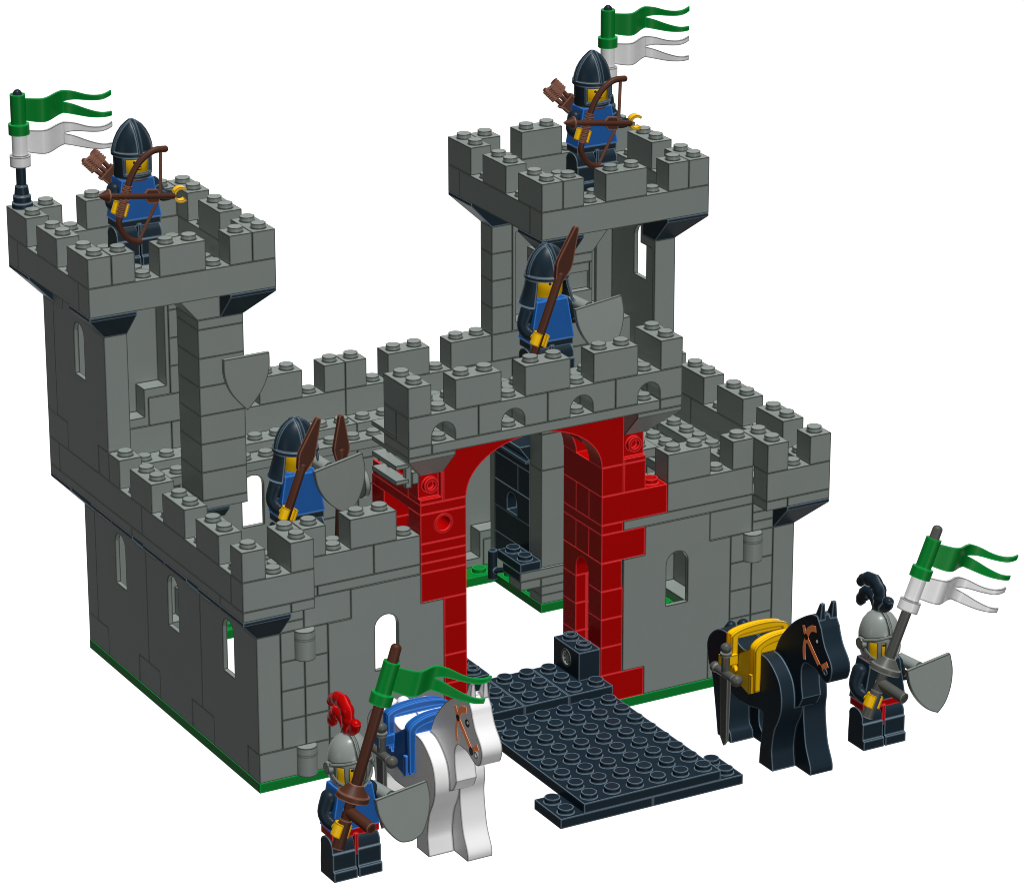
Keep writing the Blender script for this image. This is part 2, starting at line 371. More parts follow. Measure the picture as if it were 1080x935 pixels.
corbel_corner(t, 19, 11, 14.8, -1, -1); corbel_corner(t, 25, 11, 14.8, 1, -1); corbel_corner(t, 19, 17, 14.8, -1, 1); corbel_corner(t, 25, 17, 14.8, 1, 1)
# its foot on the baseplate, seen through the gate
for z0, z1 in ((0, .4), (.4, .8), (.8, 1.2), (1.64, 6), (6, 7.6), (7.6, 8.8)):
    bricks(t, 'foot_brick', 'grey', (18, 20, 10, 11, z0, z1), studs=False)
bricks(t, 'foot_plate', 'grey', (17, 20, 10, 11, 1.2, 1.6), studs=False)
bricks(t, 'foot_brick', 'grey', (18, 18.5, 14, 14.4, 0, 6.8), studs=False)
def black_wall():
    for i, z in enumerate((.8, 2, 3.2, 4.4)):
        if i == 2:
            mb = mbt(t)
            hole = [(12.1, z + .02), (12.9, z + .02), (12.9, z + .55)] + arcpts(12.5, z + .55, .4, 0, pi, 10)[1:-1] + [(12.1, z + .55)]
            hole = [(12.06, z + .1), (12.94, z + .1), (12.94, z + .55)] + arcpts(12.5, z + .55, .44, 0, pi, 10)[1:-1] + [(12.06, z + .55)]
            mb.prism([(11.01, z + .004), (13.99, z + .004), (13.99, z + 1.19), (11.01, z + 1.19)], 0, 18, 18.5, [hole])
            mb.box(18.51, 19, 11.01, 13.99, z, z + 1.19)
            mb.build('dark_brick', 'black', t)
        elif i == 1: bricks(t, 'dark_brick', 'black', (18, 19, 11, 14, z, z + 1.2), studs=False)
        else: bricks(t, 'dark_brick', 'black', (18, 19, 11, 12, z, z + 1.2), (18, 19, 12, 14, z, z + 1.2), studs=False)
    bricks(t, 'dark_plate', 'black', (18, 19, 11, 14, 5.6, 6.0), (17.8, 19, 11, 14, 6.0, 6.12), studs=False)
    mb = mbt(t); mb.prism([(18.0, 6.12), (17.5, 6.8), (19, 6.8), (19, 6.12)], 1, 11.01, 13.99, smooth=False); mb.build('dark_slope', 'black', t)
black_wall()
tower_top(t, 18, 10, False)
# black plate with a lever, clipped on the tower foot
t2 = thing('lever', 'small black lever with upright rod seen low through the red gate', 'lever', (17.5, 11, 1.6))
mb = mbt(t2); mb.brick(17, 18, 10, 12, 1.6, 2.0); mb.build('studded_plate', 'black', t2)
mb = mbt(t2); mb.box(17, 17.5, 10.02, 11.5, 1.2, 1.59); mb.build('clip', 'black', t2)
mb = mbt(t2); mb.cyl((16.98, 12.35, .55), (16.98, 12.35, 1.85), .2, n=18); mb.cyl((16.98, 12.35, 1.85), (16.98, 12.35, 1.856), .12, n=14)
mb.cyl((17.0, 12.2, .95), (17.4, 11.5, 1.2), .13, .1, n=12); mb.build('rod', 'black', t2)
bricks(t, 'foot_plate', 'grey', (17, 18, 10, 11, .8, 1.2), studs=False)

# ------------------------------------------------------------------ gatehouse
G = thing('gatehouse', 'red gate arch carrying a grey battlement with four small arched openings', 'gatehouse', (12, 1.5, 0))
def rb(*s, studs=False): bricks(G, 'red_brick', 'red', *s, studs=studs)
# left pillar
for k in range(5):
    rb((8, 9, 0, 1, 1.2 * k, 1.2 * k + 1.2), (8, 9, 1, 3, 1.2 * k, 1.2 * k + 1.2))
rb((7, 8, 0, 1, 0, 1.2), (7, 9, 0, 1, 7.2, 7.6), (7, 9, 0, 1, 7.6, 8.0), (7, 9, 0, 1, 8.0, 8.4), (8, 9, 1, 3, 7.2, 8.4), (7, 9, 3, 4, 6, 7.2), (7, 9, 3, 4, 7.2, 8.4), (7, 7.12, 1, 3.9, 10, 10.6))
bricks(G, 'red_brick', 'red', (7, 9, 0, 3, 6, 7.2), skip=lambda x, y: x > 8 or y < 1)
mb = mbt(G)
circ = lambda cx, cz, r, n=20: [(cx + r * cos(2 * pi * i / n), cz + r * sin(2 * pi * i / n)) for i in range(n)]
mb.prism([(7.01, 8.404), (8.99, 8.404), (8.99, 9.59), (7.01, 9.59)], 1, .011, .989, [circ(8, 9.1, .3)])
mb.prism(circ(8, 9.1, .385), 1, -.02, .012, [circ(8, 9.1, .3)])
mb.build('pin_hole_brick', 'red', G)
rb((7, 9, 3, 4, 8.4, 9.6), (7, 9, 0, 4, 9.6, 10))
rb((8.05, 9, 1, 3, 8.4, 9.6))
rb((8, 9, 3, 4, 10, 12.4))
# right pillar
rb((15, 17, 0, 1, 0, 1.2), (15, 16, 1, 3, 0, 1.2))
for k in range(1, 4):
    z = 1.2 * k
    rb((15, 16, 0, 1, z, z + 1.2), (15, 16, 2, 3, z, z + 1.2))
    mb = mbt(G); mb.prism([(15.55 + .4, 1.01)] + [(15.35 + .45 * cos(a), 1.5 + .49 * sin(a)) for a in [radians(-78 + 156 * i / 12) for i in range(13)]] + [(15.95, 1.99)], 2, z + .004, z + 1.19)
    mb.build('niche_back', 'red', G)
mb = mbt(G)
hole = [(1.01, 4.81), (1.99, 4.81), (1.99, 5.2)] + arcpts(1.5, 5.2, .49, 0, pi, 12, rz=.55)[1:-1] + [(1.01, 5.2)]
mb.prism([(0.011, 4.804), (1.0, 4.804), (1.0, 5.2)] + list(reversed(arcpts(1.5, 5.2, .5, 0, pi, 12, rz=.55)))[1:-1] + [(2.0, 5.2), (2.0, 4.804), (2.989, 4.804), (2.989, 5.99), (.011, 5.99)], 0, 15.011, 15.95)
mb.build('niche_arch', 'red', G)
bricks(G, 'niche_back', 'red', (15.75, 16, 1, 2, 4.8, 5.75), studs=False)
rb((15, 17, 0, 1, 6, 7.2), (15, 16, 1, 2, 6, 7.2), (15, 16, 2, 3, 6, 7.2), (15, 16, 0, 3, 7.2, 7.6))
bricks(G, 'red_brick', 'red', (15, 18, 0, 1, 7.6, 8.8), skip=lambda x, y: x < 17)
rb((15, 16, 1, 2, 7.6, 8.8), (15, 16, 2, 3, 7.6, 8.8), (15, 16, 0, 3, 8.8, 10), (16, 17, 0, 1, 8.8, 10), (16, 17, 1, 3, 8.8, 11.2))
# brick with a recessed face and a hollow side stud
for x in (7, 16):
    mb = mbt(G)
    mb.box(x + .011, x + .989, .011, .98, 10.004, 10.2); mb.box(x + .011, x + .989, .2, .98, 10.2, 11.19)
    if x == 7: mb.box(x + .9, x + .989, .011, .2, 10.2, 11.19)
    mb.prism(circ(x + .5, 10.72, .31), 1, .0, .2, [circ(x + .5, 10.72, .18)])
    mb.build('side_stud_brick', 'red', G)
# the great arch: 8 long, 3 deep
mb = mbt(G)
arc = [(12 + 3 * cos(a), 10.004 + 2.0 * sin(a)) for a in [pi * i / 28 for i in range(29)]]
mb.prism([(15.989, 10.004), (15.989, 12.39), (8.011, 12.39), (8.011, 10.004)] + list(reversed(arc)), 1, .011, 1.0)
mb.build('arch', 'red', G)
mb = mbt(G); mb.prism([(15.989, 10.004), (15.989, 12.39), (8.011, 12.39), (8.011, 10.004)] + list(reversed([(12 + 3 * cos(a), 10.004 + 2.0 * sin(a)) for a in [pi * i / 28 for i in range(29)]])), 1, 2.0, 2.989)
mb.build('arch', 'red', G)
# ribs between the two arches
mb = mbt(G)
for i in range(1, 8):
    a = pi * i / 8; x = 12 + 3 * cos(a); z = 10 + 2.0 * sin(a)
    mb.box(x - .06, x + .06, 1.0, 2.0, z + .02, 12.38)
mb.box(8.1, 15.9, 1, 2, 12.2, 12.38); mb.build('arch_rib', 'red', G)
# grey corbels
for x, sx in ((7, -1), (17, 1)):
    mb = mbt(G); g = .012; xi = x - sx      # inner edge
    A, B = x, xi
    lo = [(A, 0, 11.2), (B, 0, 11.2), (B, 1, 11.2), (A, 1, 11.2)]
    mid = [(x + sx * .988, -.988, 12.22), (B, -.988, 12.22), (B, 1, 12.22), (x + sx * .988, 1, 12.22)]
    hi = [(p[0], p[1], 12.392) for p in mid]
    mb.add(lo + mid + hi, [(3, 2, 1, 0), (0, 1, 5, 4), (1, 2, 6, 5), (2, 3, 7, 6), (3, 0, 4, 7), (4, 5, 9, 8), (5, 6, 10, 9), (6, 7, 11, 10), (7, 4, 8, 11), (8, 9, 10, 11)])
    mb.build('corner_corbel', 'grey', G)
bricks(G, 'battlement_plate', 'grey', (6, 7, -1, 1, 12.4, 12.8), (7, 17, -1, 1, 12.4, 12.8), (17, 18, -1, 1, 12.4, 12.8), skip=lambda x, y: not (x in (7.5, 10.5, 13.5, 16.5)))
bricks(G, 'walkway_plate', 'grey', (8, 16, 1, 4, 12.4, 12.8))
for y in (-1, 0):
    for x0, op in ((6, 7), (9, 10), (12, 13), (15, 16)):
        mb = mbt(G); g = .011
        o = [(x0 + g, 12.804), (op, 12.804), (op, 13.1)] + list(reversed(arcpts(op + .5, 13.1, .5, 0, pi, 12)))[1:-1] + [(op + 1, 13.1), (op + 1, 12.804), (x0 + 3 - g, 12.804), (x0 + 3 - g, 13.99), (x0 + g, 13.99)]
        mb.prism(o, 1, y + g, y + 1 - g)
        for k in range(3): mb.stud(x0 + k + .5, y + .5, 13.97, h=.23)
        mb.build('arched_brick', 'grey', G)
bricks(G, 'merlon', 'grey', (6, 7, -1, 1, 14, 15.2), (8, 10, -1, 0, 14, 15.2), (11, 13, -1, 0, 14, 15.2), (14, 16, -1, 0, 14, 15.2), (17, 18, -1, 1, 14, 15.2))
# shutter of grey slats standing on the left flank of the gatehouse
L_ = thing('slatted_grille', 'small grey grille of four slats on the left flank of the gatehouse', 'grille', (6.5, 1, 10.8))
for k in range(4):
    mb = mbt(L_); z = 10.98 + .61 * k
    mb.box(6.0, 6.55, .05, 2.0, z, z + .17); mb.build('slat', 'grey', L_)
for y in (.12, 1.45):
    mb = mbt(L_); mb.box(6.45, 6.7, y, y + .22, 10.75, 13.1); mb.build('post', 'grey', L_)
for k in range(3):
    mb = mbt(L_); z = 11.02 + .61 * k
    mb.box(6.7, 6.98, .05, .35, z - .12, z + .35); mb.build('post', 'grey', L_)
Wd = MB((6.72, 4.35, 9.5)); Wd.cyl((6.6, 4.35, 9.55), (6.82, 4.35, 9.55), .62, n=28); Wd.cyl((6.82, 4.35, 9.55), (7.0, 4.35, 9.55), .2, n=16)
o = Wd.build('round_disc', 'grey'); tag(o, 'small grey round disc on the red flank of the gatehouse, right of the spearman\'s shield', 'disc')

# ------------------------------------------------------------------ drawbridge
D = thing('drawbridge', 'black studded drawbridge lowered in front of the red gate', 'drawbridge', (12, -3, 0))
bricks(D, 'deck_plate', 'black', (9, 15, -9, -.8, .4, .8))
bricks(D, 'foot_plate', 'black', (8, 12, -9, -7, 0, .4), (12, 16, -9, -7, 0, .4), skip=lambda x, y: 9 < x < 15)
bricks(D, 'threshold_plate', 'black', (9, 11, -1, 2, .8, 1.2), (11, 13, -1, 2, .8, 1.2), (13, 15, -1, 2, .8, 1.2), skip=lambda x, y: (x < 10 or x > 14) and y > 0)
for x in (9, 14):
    mb = mbt(D)
    mb.prism([(.011, 1.204), (1.989, 1.204), (1.989, 2.39), (.011, 2.39)], 0, x + .011, x + .989, [circ(1.0, 1.85, .3)])
    for y in (.5, 1.5): mb.prism([(x + .5 + .3 * cos(a), y + .3 * sin(a)) for a in [2 * pi * i / 24 for i in range(24)]], 2, 2.38, 2.58, [[(x + .5 + .17 * cos(a), y + .17 * sin(a)) for a in [2 * pi * i / 20 for i in range(20)]]])
    h = mb.build('hinge_brick', 'black', D)
    mb = mbt(D); xf = x - .03 if x == 14 else x + 1.03
    mb.cyl((x + .08, 1, 1.85), (x + .92, 1, 1.85), .2, n=16)
    mb.prism(circ(1.0, 1.85, .385), 0, x - .02, x + 1.02, [circ(1.0, 1.85, .29)])
    for q in range(8):
        a = q * pi / 4; mb.box(x + .03, x + .97, 1 + .2 * cos(a) - .05, 1 + .2 * cos(a) + .05, 1.85 + .2 * sin(a) - .05, 1.85 + .2 * sin(a) + .05)
    mb.build('hinge_pin', 'grey', h)

# ------------------------------------------------------------------ flags
def catmull(P, k=4):
    out = []
    for i in range(len(P) - 1):
        p0 = P[max(i - 1, 0)]; p1 = P[i]; p2 = P[i + 1]; p3 = P[min(i + 2, len(P) - 1)]
        for j in range(k):
            t = j / k
            out.append(tuple(.5 * (2 * b + (c - a) * t + (2 * a - 5 * b + 4 * c - d) * t * t + (3 * b - a - 3 * c + d) * t ** 3) for a, b, c, d in zip(p0, p1, p2, p3)))
    out.append(tuple(P[-1])); return out
def pennant(t, name, m, T, z0):
    """swallow-tailed pennant with its sleeve, in the local frame T(u, v, w): w along the pole, u outwards"""
    # sleeve
    mb = MB(tuple(t['_org']))
    a, b_ = T(0, 0, z0), T(0, 0, z0 + 1.62)
    mb.cyl(a, b_, .31, n=24); mb.cyl(T(0, 0, z0), T(0, 0, z0 + .42), .42, n=24)
    sl = mb.build('flag_sleeve', m, t)
    mb = MB(tuple(t['_org']), T)
    wave = lambda u: .36 * sin((u - .3) * 2.3 + 3.5) * min(1, u)
    def strip(top, bot):
        n = 4
        tp = catmull(top); bt = catmull(bot); h = .05
        vs = []; 
        for (u, w), (u2, w2) in zip(tp, bt):
            for (p, q) in ((u, w), (u2, w2)):
                vs.append((p, wave(p) - h, z0 + q)); vs.append((p, wave(p) + h, z0 + q))
        fs = []
        for i in range(len(tp) - 1):
            a = 4 * i; c = a + 4
            fs += [(a, a + 2, c + 2, c), (a + 1, c + 1, c + 3, a + 3), (a, c, c + 1, a + 1), (a + 2, a + 3, c + 3, c + 2)]
        fs += [(0, 1, 3, 2)]; e = 4 * (len(tp) - 1); fs += [(e, e + 2, e + 3, e + 1)]
        mb.add(vs, fs, True)
    # one outline: columns from the sleeve to the notch, then two tails
    strip([(.25, 1.42), (.8, 1.40), (1.4, 1.42), (2.03, 1.42)], [(.25, .52), (.8, .44), (1.4, .46), (2.03, .50)])
    strip([(2.03, 1.42), (2.5, 1.34), (2.95, 1.22), (3.4, 1.22), (3.87, 1.33)], [(2.03, .96), (2.5, 1.00), (2.95, .99), (3.4, 1.02), (3.87, 1.14)])
    strip([(2.03, .96), (2.5, .80), (2.95, .62), (3.4, .50), (3.87, .47)], [(2.03, .50), (2.5, .38), (2.95, .30), (3.4, .29), (3.87, .29)])
    mb.build(name, m, t)
def flagpole(x, label):
    t = thing('flagpole', label, 'flagpole', (x, 17.5, 18.4), 'flagpoles on the towers')
    mb = mbt(t); mb.lathe([(.42, 0), (.42, .22), (.36, .24), (.36, .5), (.30, .55), (.26, .9), (.2, .95)], (x, 17.5, 18.39), 24); mb.build('pole_base', 'black', t)
    mb = mbt(t); mb.cyl((x, 17.5, 18.6), (x, 17.5, 23.0), .2, n=20); mb.sphere((x, 17.5, 23.0), .2, 18, sz=1.2); mb.build('pole', 'black', t)
    T = lambda u, v, w: (x + u, 17.5 + v, 18.4 + w)
    pennant(t, 'white_pennant', 'wplume', T, 1.72); pennant(t, 'green_pennant', 'green', T, 2.92 + .1)
    return t
flagpole(-1.5, 'black pole with a green and a white pennant on the left tower')
flagpole(25.5, 'black pole with a green and a white pennant on the right tower, behind the archer')

# ------------------------------------------------------------------ toy figures
def figure(name, label, cat, org, torso, hips, helmet, arm_r, arm_l, group, collar=None, plume=None, up_l=(0, 0, 1)):
    ox, oy, oz = org
    t = thing(name, label, cat, org, group)
    T = lambda x, y, z: (ox + x, oy + y, oz + z)
    nb = lambda: MB(org, T)
    for s in (-1, 1):
        mb = nb()
        pr = [(-.62, .01), (.48, .01), (.48, .5), (.44, 1.1)] + [(.0 + .46 * cos(a), 1.22 + .38 * sin(a)) for a in [radians(10 + 160 * i / 10) for i in range(11)]] + [(-.46, 1.08), (-.52, 1.06), (-.52, .42), (-.62, .38)]
        xa, xb = sorted((s * .035, s * .975))
        mb.prism(pr, 0, xa, xb)
        mb.build('leg', 'black', t)
    mb = nb(); mb.box(-.95, .95, -.44, .44, 1.62, 1.9)
    mb.prism([(-.5, .88), (-.35, .88), (-.3, 1.7), (-.5, 1.7)], 0, -.07, .07)
    for s in (-1, 1): mb.cyl((s * .07, 0, 1.25), (s * .9, 0, 1.25), .3, n=16)
    mb.build('hips', hips, t)
    mb = nb()
    mb.hull8([(-.97, -.5, 1.92), (.97, -.5, 1.92), (.97, .5, 1.92), (-.97, .5, 1.92)], [(-.68, -.47, 3.56), (.68, -.47, 3.56), (.68, .47, 3.56), (-.68, .47, 3.56)])
    mb.cyl((0, 0, 3.5), (0, 0, 3.7), .34, n=20)
    to = mb.build('torso', torso, t)
    for s, pts in ((-1, arm_r), (1, arm_l)):
        mb = nb()
        sh = (s * .82, .02, 3.14)
        P = catmull([sh] + [(s * a, b, c) for a, b, c in pts], 4); n = len(P)
        mb.tube(P, [.36 - .13 * (i / (n - 1)) for i in range(n)], n=18, flat=.8, flatdir=(1, 0, 0))
        arm = mb.build('arm', 'black', t)
        # clip hand at the end of the sleeve
        a = Vector(P[-2]); b_ = Vector(P[-1]); d = (b_ - a).normalized()
        mb = nb(); mb.cyl(tuple(b_ - d * .1), tuple(b_ + d * .22), .15, n=14)
        c = b_ + d * .46
        up = Vector((sin(radians(20)), 0, cos(radians(20)))) if s < 0 else Vector(up_l); up = (up - d * up.dot(d)).normalized(); side = d.cross(up)
        o = []; inn = []
        for k in range(17):
            an = radians(180 - 135 + 270 * k / 16)
            v = d * cos(an) + side * sin(an)
            o.append(c + v * .33); inn.append(c + v * .22)
        vs = [tuple(p + up * h) for h in ((-.25, .25) if s < 0 or up_l[2] else (-.17, .17)) for p in o + inn]; m = 17; q = 34
        fs = []
        for k in range(16):
            fs += [(k, k + 1, q + k + 1, q + k), (m + k + 1, m + k, q + m + k, q + m + k + 1), (k + 1, k, m + k, m + k + 1), (q + k, q + k + 1, q + m + k + 1, q + m + k)]
        fs += [(0, q, q + m, m), (16, m + 16, q + m + 16, q + 16)]
        mb.add(vs, fs, True)
        mb.build('hand', 'yellow', arm)
    mb = nb(); mb.lathe([(.4, 3.62), (.55, 3.68), (.62, 3.8), (.625, 4.55), (.56, 4.72), (.4, 4.78), (.29, 4.79), (.29, 4.95)], n=32)
    hd = mb.build('head', 'face', t)
    # printed face, lying on the head
    def patch(nm, az, z, w, h, m='ink'):
        mb = nb(); P = []
        n = 10
        vs = [tuple(((.634 if k else .60) * cos(radians(-90 + az + w * cos(a))), (.634 if k else .60) * sin(radians(-90 + az + w * cos(a))), z + h * sin(a))) for k in (0, 1) for a in [2 * pi * i / n for i in range(n)]]
        mb.add(vs, [tuple(range(n)), tuple(n + i for i in reversed(range(n)))] + [(i, (i + 1) % n, n + (i + 1) % n, n + i) for i in range(n)])
        mb.build(nm, m, hd)
    for s in (-1, 1):
        patch('eye', s * 17, 4.28, 5.5, .058); patch('eyebrow', s * 19, 4.43, 10, .03)
    patch('mouth', 0, 3.98, 14, .022); patch('moustache', 3, 4.08, 9, .02)
    # helmet
    if helmet == 'closed':
        prof = [(.74, 3.6), (.74, 3.72), (.74, 3.85), (.75, 4.0), (.755, 4.2), (.76, 4.38), (.76, 4.5), (.84, 4.52), (.84, 4.68), (.80, 4.7), (.76, 4.9), (.68, 5.15), (.55, 5.4), (.38, 5.62), (.2, 5.8), (.03, 5.9)]
        keep = lambda a, z: not (3.84 < z < 4.44 and abs(math.degrees(a) - 270) < 46)
        mb = nb(); mb.shell(prof, keep, n=48, t=.09)
        for az in (270, 0, 180, 90):
            u = Vector((cos(radians(az)), sin(radians(az)), 0)); w = Vector((-u.y, u.x, 0))
            pts = [u * r + Vector((0, 0, z)) for r, z in ((.83, 4.7), (.79, 4.9), (.71, 5.15), (.58, 5.4), (.41, 5.62), (.2, 5.78), (.06, 5.86))]
            mb.tube(pts, .05, n=8, flat=2.0, flatdir=tuple(w))
        fr = [(-48, 3.80), (48, 3.80), (48, 4.48), (-48, 4.48)]
        for (a0, z0), (a1, z1) in zip(fr, fr[1:] + fr[:1]):
            pts = [(.765 * cos(radians(-90 + a0 + (a1 - a0) * k / 8)), .765 * sin(radians(-90 + a0 + (a1 - a0) * k / 8)), z0 + (z1 - z0) * k / 8) for k in range(9)]
            mb.tube(pts, .045, n=8)
        mb.build('helmet', 'black', t)
    elif helmet == 'guard':
        prof = [(.78, 4.42), (.90, 4.42), (.90, 4.56), (.84, 4.6), (.80, 4.8), (.70, 5.1), (.55, 5.35), (.36, 5.55), (.18, 5.66), (.02, 5.7)]
        mb = nb(); mb.shell(prof, None, n=48, t=.12)
        prof = [(1.16, 3.38), (1.08, 3.45), (1.0, 3.75), (.9, 4.1), (.84, 4.44), (.8, 4.46)]
        keep = lambda a, z: not (abs(math.degrees(a) - 270) < 52)
        mb.shell(prof, keep, n=48, t=.1, sy=.92)
        for az in (270, 0, 180, 90):
            u = Vector((cos(radians(az)), sin(radians(az)), 0)); w = Vector((-u.y, u.x, 0))
            pts = [u * r + Vector((0, 0, z)) for r, z in ((.87, 4.6), (.81, 4.85), (.72, 5.1), (.57, 5.36), (.38, 5.55), (.18, 5.66), (.05, 5.69))]
            mb.tube(pts, .05, n=8, flat=2.0, flatdir=tuple(w))
        mb.build('helmet', 'black', t)
    else:
        prof = [(.50, 3.50), (.62, 3.55), (.70, 3.72), (.76, 3.9), (.79, 4.12), (.80, 4.44), (.80, 4.6), (.75, 4.85), (.66, 5.1), (.50, 5.32), (.28, 5.46), (.03, 5.5)]
        def keep(a, z):
            d = math.degrees(a) - 270
            if d > 180: d -= 360
            if d < -180: d += 360
            if 3.7 < z < 4.42 and any(c - w < d < c + w for c, w in ((-53, 11), (-20, 6), (20, 6), (53, 11))): return False
            return True
        mb = nb(); mb.shell(prof, keep, n=72, t=.1, sy=1.0)
        pts = [(.84 * cos(radians(a)), .84 * sin(radians(a)), 4.45 + .26 * (1 - abs(a - 270) / 90)) for a in range(180, 361, 12)]
        mb.tube(pts, .055, n=8)
        pts = [(.82 * cos(radians(a)), .80 * sin(radians(a)), 4.4 - .85 * (1 - (abs(a - 270) / 90) ** 2)) for a in range(180, 361, 12)]
        mb.tube([(p[0] * (.93 if abs(p[0]) < .6 else 1), p[1] * (.90 if abs(p[0]) < .7 else 1), p[2]) for p in pts], .05, n=8)
        for s in (-1, 1):
            mb.cyl((s * .76, .0, 4.3), (s * .93, .0, 4.3), .28, .22, n=20)
        mb.tube([(0, -.8, 4.62), (0, -.72, 4.95), (0, -.5, 5.3), (0, -.2, 5.5), (0, .2, 5.5), (0, .5, 5.3), (0, .7, 5.0)], .07, n=8)
        mb.box(-.14, .14, -.0, .34, 5.4, 5.75)
        h = mb.build('helmet', 'grey', t)
        mb = nb()
        q = lambda L: catmull([(0, y * .84 + .12, 5.55 + z * .78) for y, z in L], 4)
        P = q([(0, .0), (-.12, .5), (0, 1.02), (.5, 1.28), (1.2, 1.08), (1.5, .8)]); n = len(P)
        mb.tube(P, [(.2 + .12 * sin(pi * min(1, i / (n - 1) + .12))) * (1 + .09 * sin(i * 1.9)) for i in range(n)], n=12, flat=.75, flatdir=(1, 0, 0))
        P = q([(.1, .05), (.5, .5), (.9, .52), (1.25, .15), (1.5, -.25)]); n = len(P)
        mb.tube(P, [(.17 + .11 * sin(pi * (.1 + .8 * i / (n - 1)))) * (1 + .09 * sin(i * 1.9)) for i in range(n)], n=12, flat=.75, flatdir=(1, 0, 0))
        P = q([(0, .08), (-.4, .12), (-.75, .42), (-.78, .62)]); n = len(P)
        mb.tube(P, [.14 + .12 * (i / (n - 1)) for i in range(n)], n=12, flat=.8, flatdir=(1, 0, 0))
        mb.tube([(0, .1, 5.62), (0, .15, 5.85)], .12, n=10)
        mb.build('plume', plume, h)
    if collar:
        mb = nb(); mb.lathe([(.62, 3.5), (.64, 3.56), (.6, 3.62)], n=28); mb.build('collar', collar, t)
    return t, T
RF = [(1.02, -.02, 2.62), (1.02, -.28, 2.36), (.96, -.5, 2.3)]       # arm raised forwards, hand at the waist
LF = [(1.02, .08, 2.75), (1.12, .12, 2.5), (1.35, .05, 2.45)]
def shield(label, TL, phi, w=2.1, h=2.25, tilt=0, grip=True):
    ox, oy, oz = TL
    t = thing('shield', label, 'shield', TL, 'shields')
    R = Matrix.Rotation(-radians(phi), 3, 'Y') @ Matrix.Rotation(radians(tilt), 3, 'X')
    T = lambda x, y, z: tuple(Vector(TL) + R @ Vector((x, y, z)))
    mb = MB(TL, T)
    half = [(0, 0), (.0, -.55), (.10, -1.0), (.30, -1.45), (.62, -1.88), (w / 2, -h)]
    L = catmull(half, 4); Rr = [(w - a, b) for a, b in reversed(L[:-1])]
    pts = L + Rr
    mb.prism(pts, 1, -.09, .09)
    mb.build('shield_board', 'grey', t)
    mb = MB(TL, T); mb.cyl((w / 2, .05, -.75), (w / 2, .35, -.75), .2, n=16)
    if grip: mb.cyl((w * .32, .1, -.15), (w * .32 - .25, 1.0, .1), .24, n=18)
    mb.build('grip', 'grey', t)
    return t
def spear(label, cat_, A, B, blade, cone=False):
    """shaft from A to B with a leaf blade from blade[0] to blade[1]"""
    t = thing('spear', label, 'spear', A, 'spears')
    mb = mbt(t); mb.tube([A, B], .17, n=16); mb.build('shaft', 'brown', t)
    a = Vector(blade[0]); b_ = Vector(blade[1]); d = b_ - a; Ln = d.length; d.normalize(); s = Vector((d.z, 0, -d.x))
    out = [(0, .05), (.08, .2), (.27, .33), (.36, .34), (.42, .32), (.97, .10), (1, .05)]
    pr = [a + d * Ln * u + s * w for u, w in out] + [a + d * Ln * u - s * w for u, w in reversed(out)]
    mb = mbt(t); n = len(pr)
    mb.add([tuple(p + Vector((0, -.1, 0))) for p in pr] + [tuple(p + Vector((0, .1, 0))) for p in pr],
           [tuple(range(n)), tuple(n + i for i in reversed(range(n)))] + [(i, (i + 1) % n, n + (i + 1) % n, n + i) for i in range(n)])
    mb.build('blade', 'brown', t)
    return t

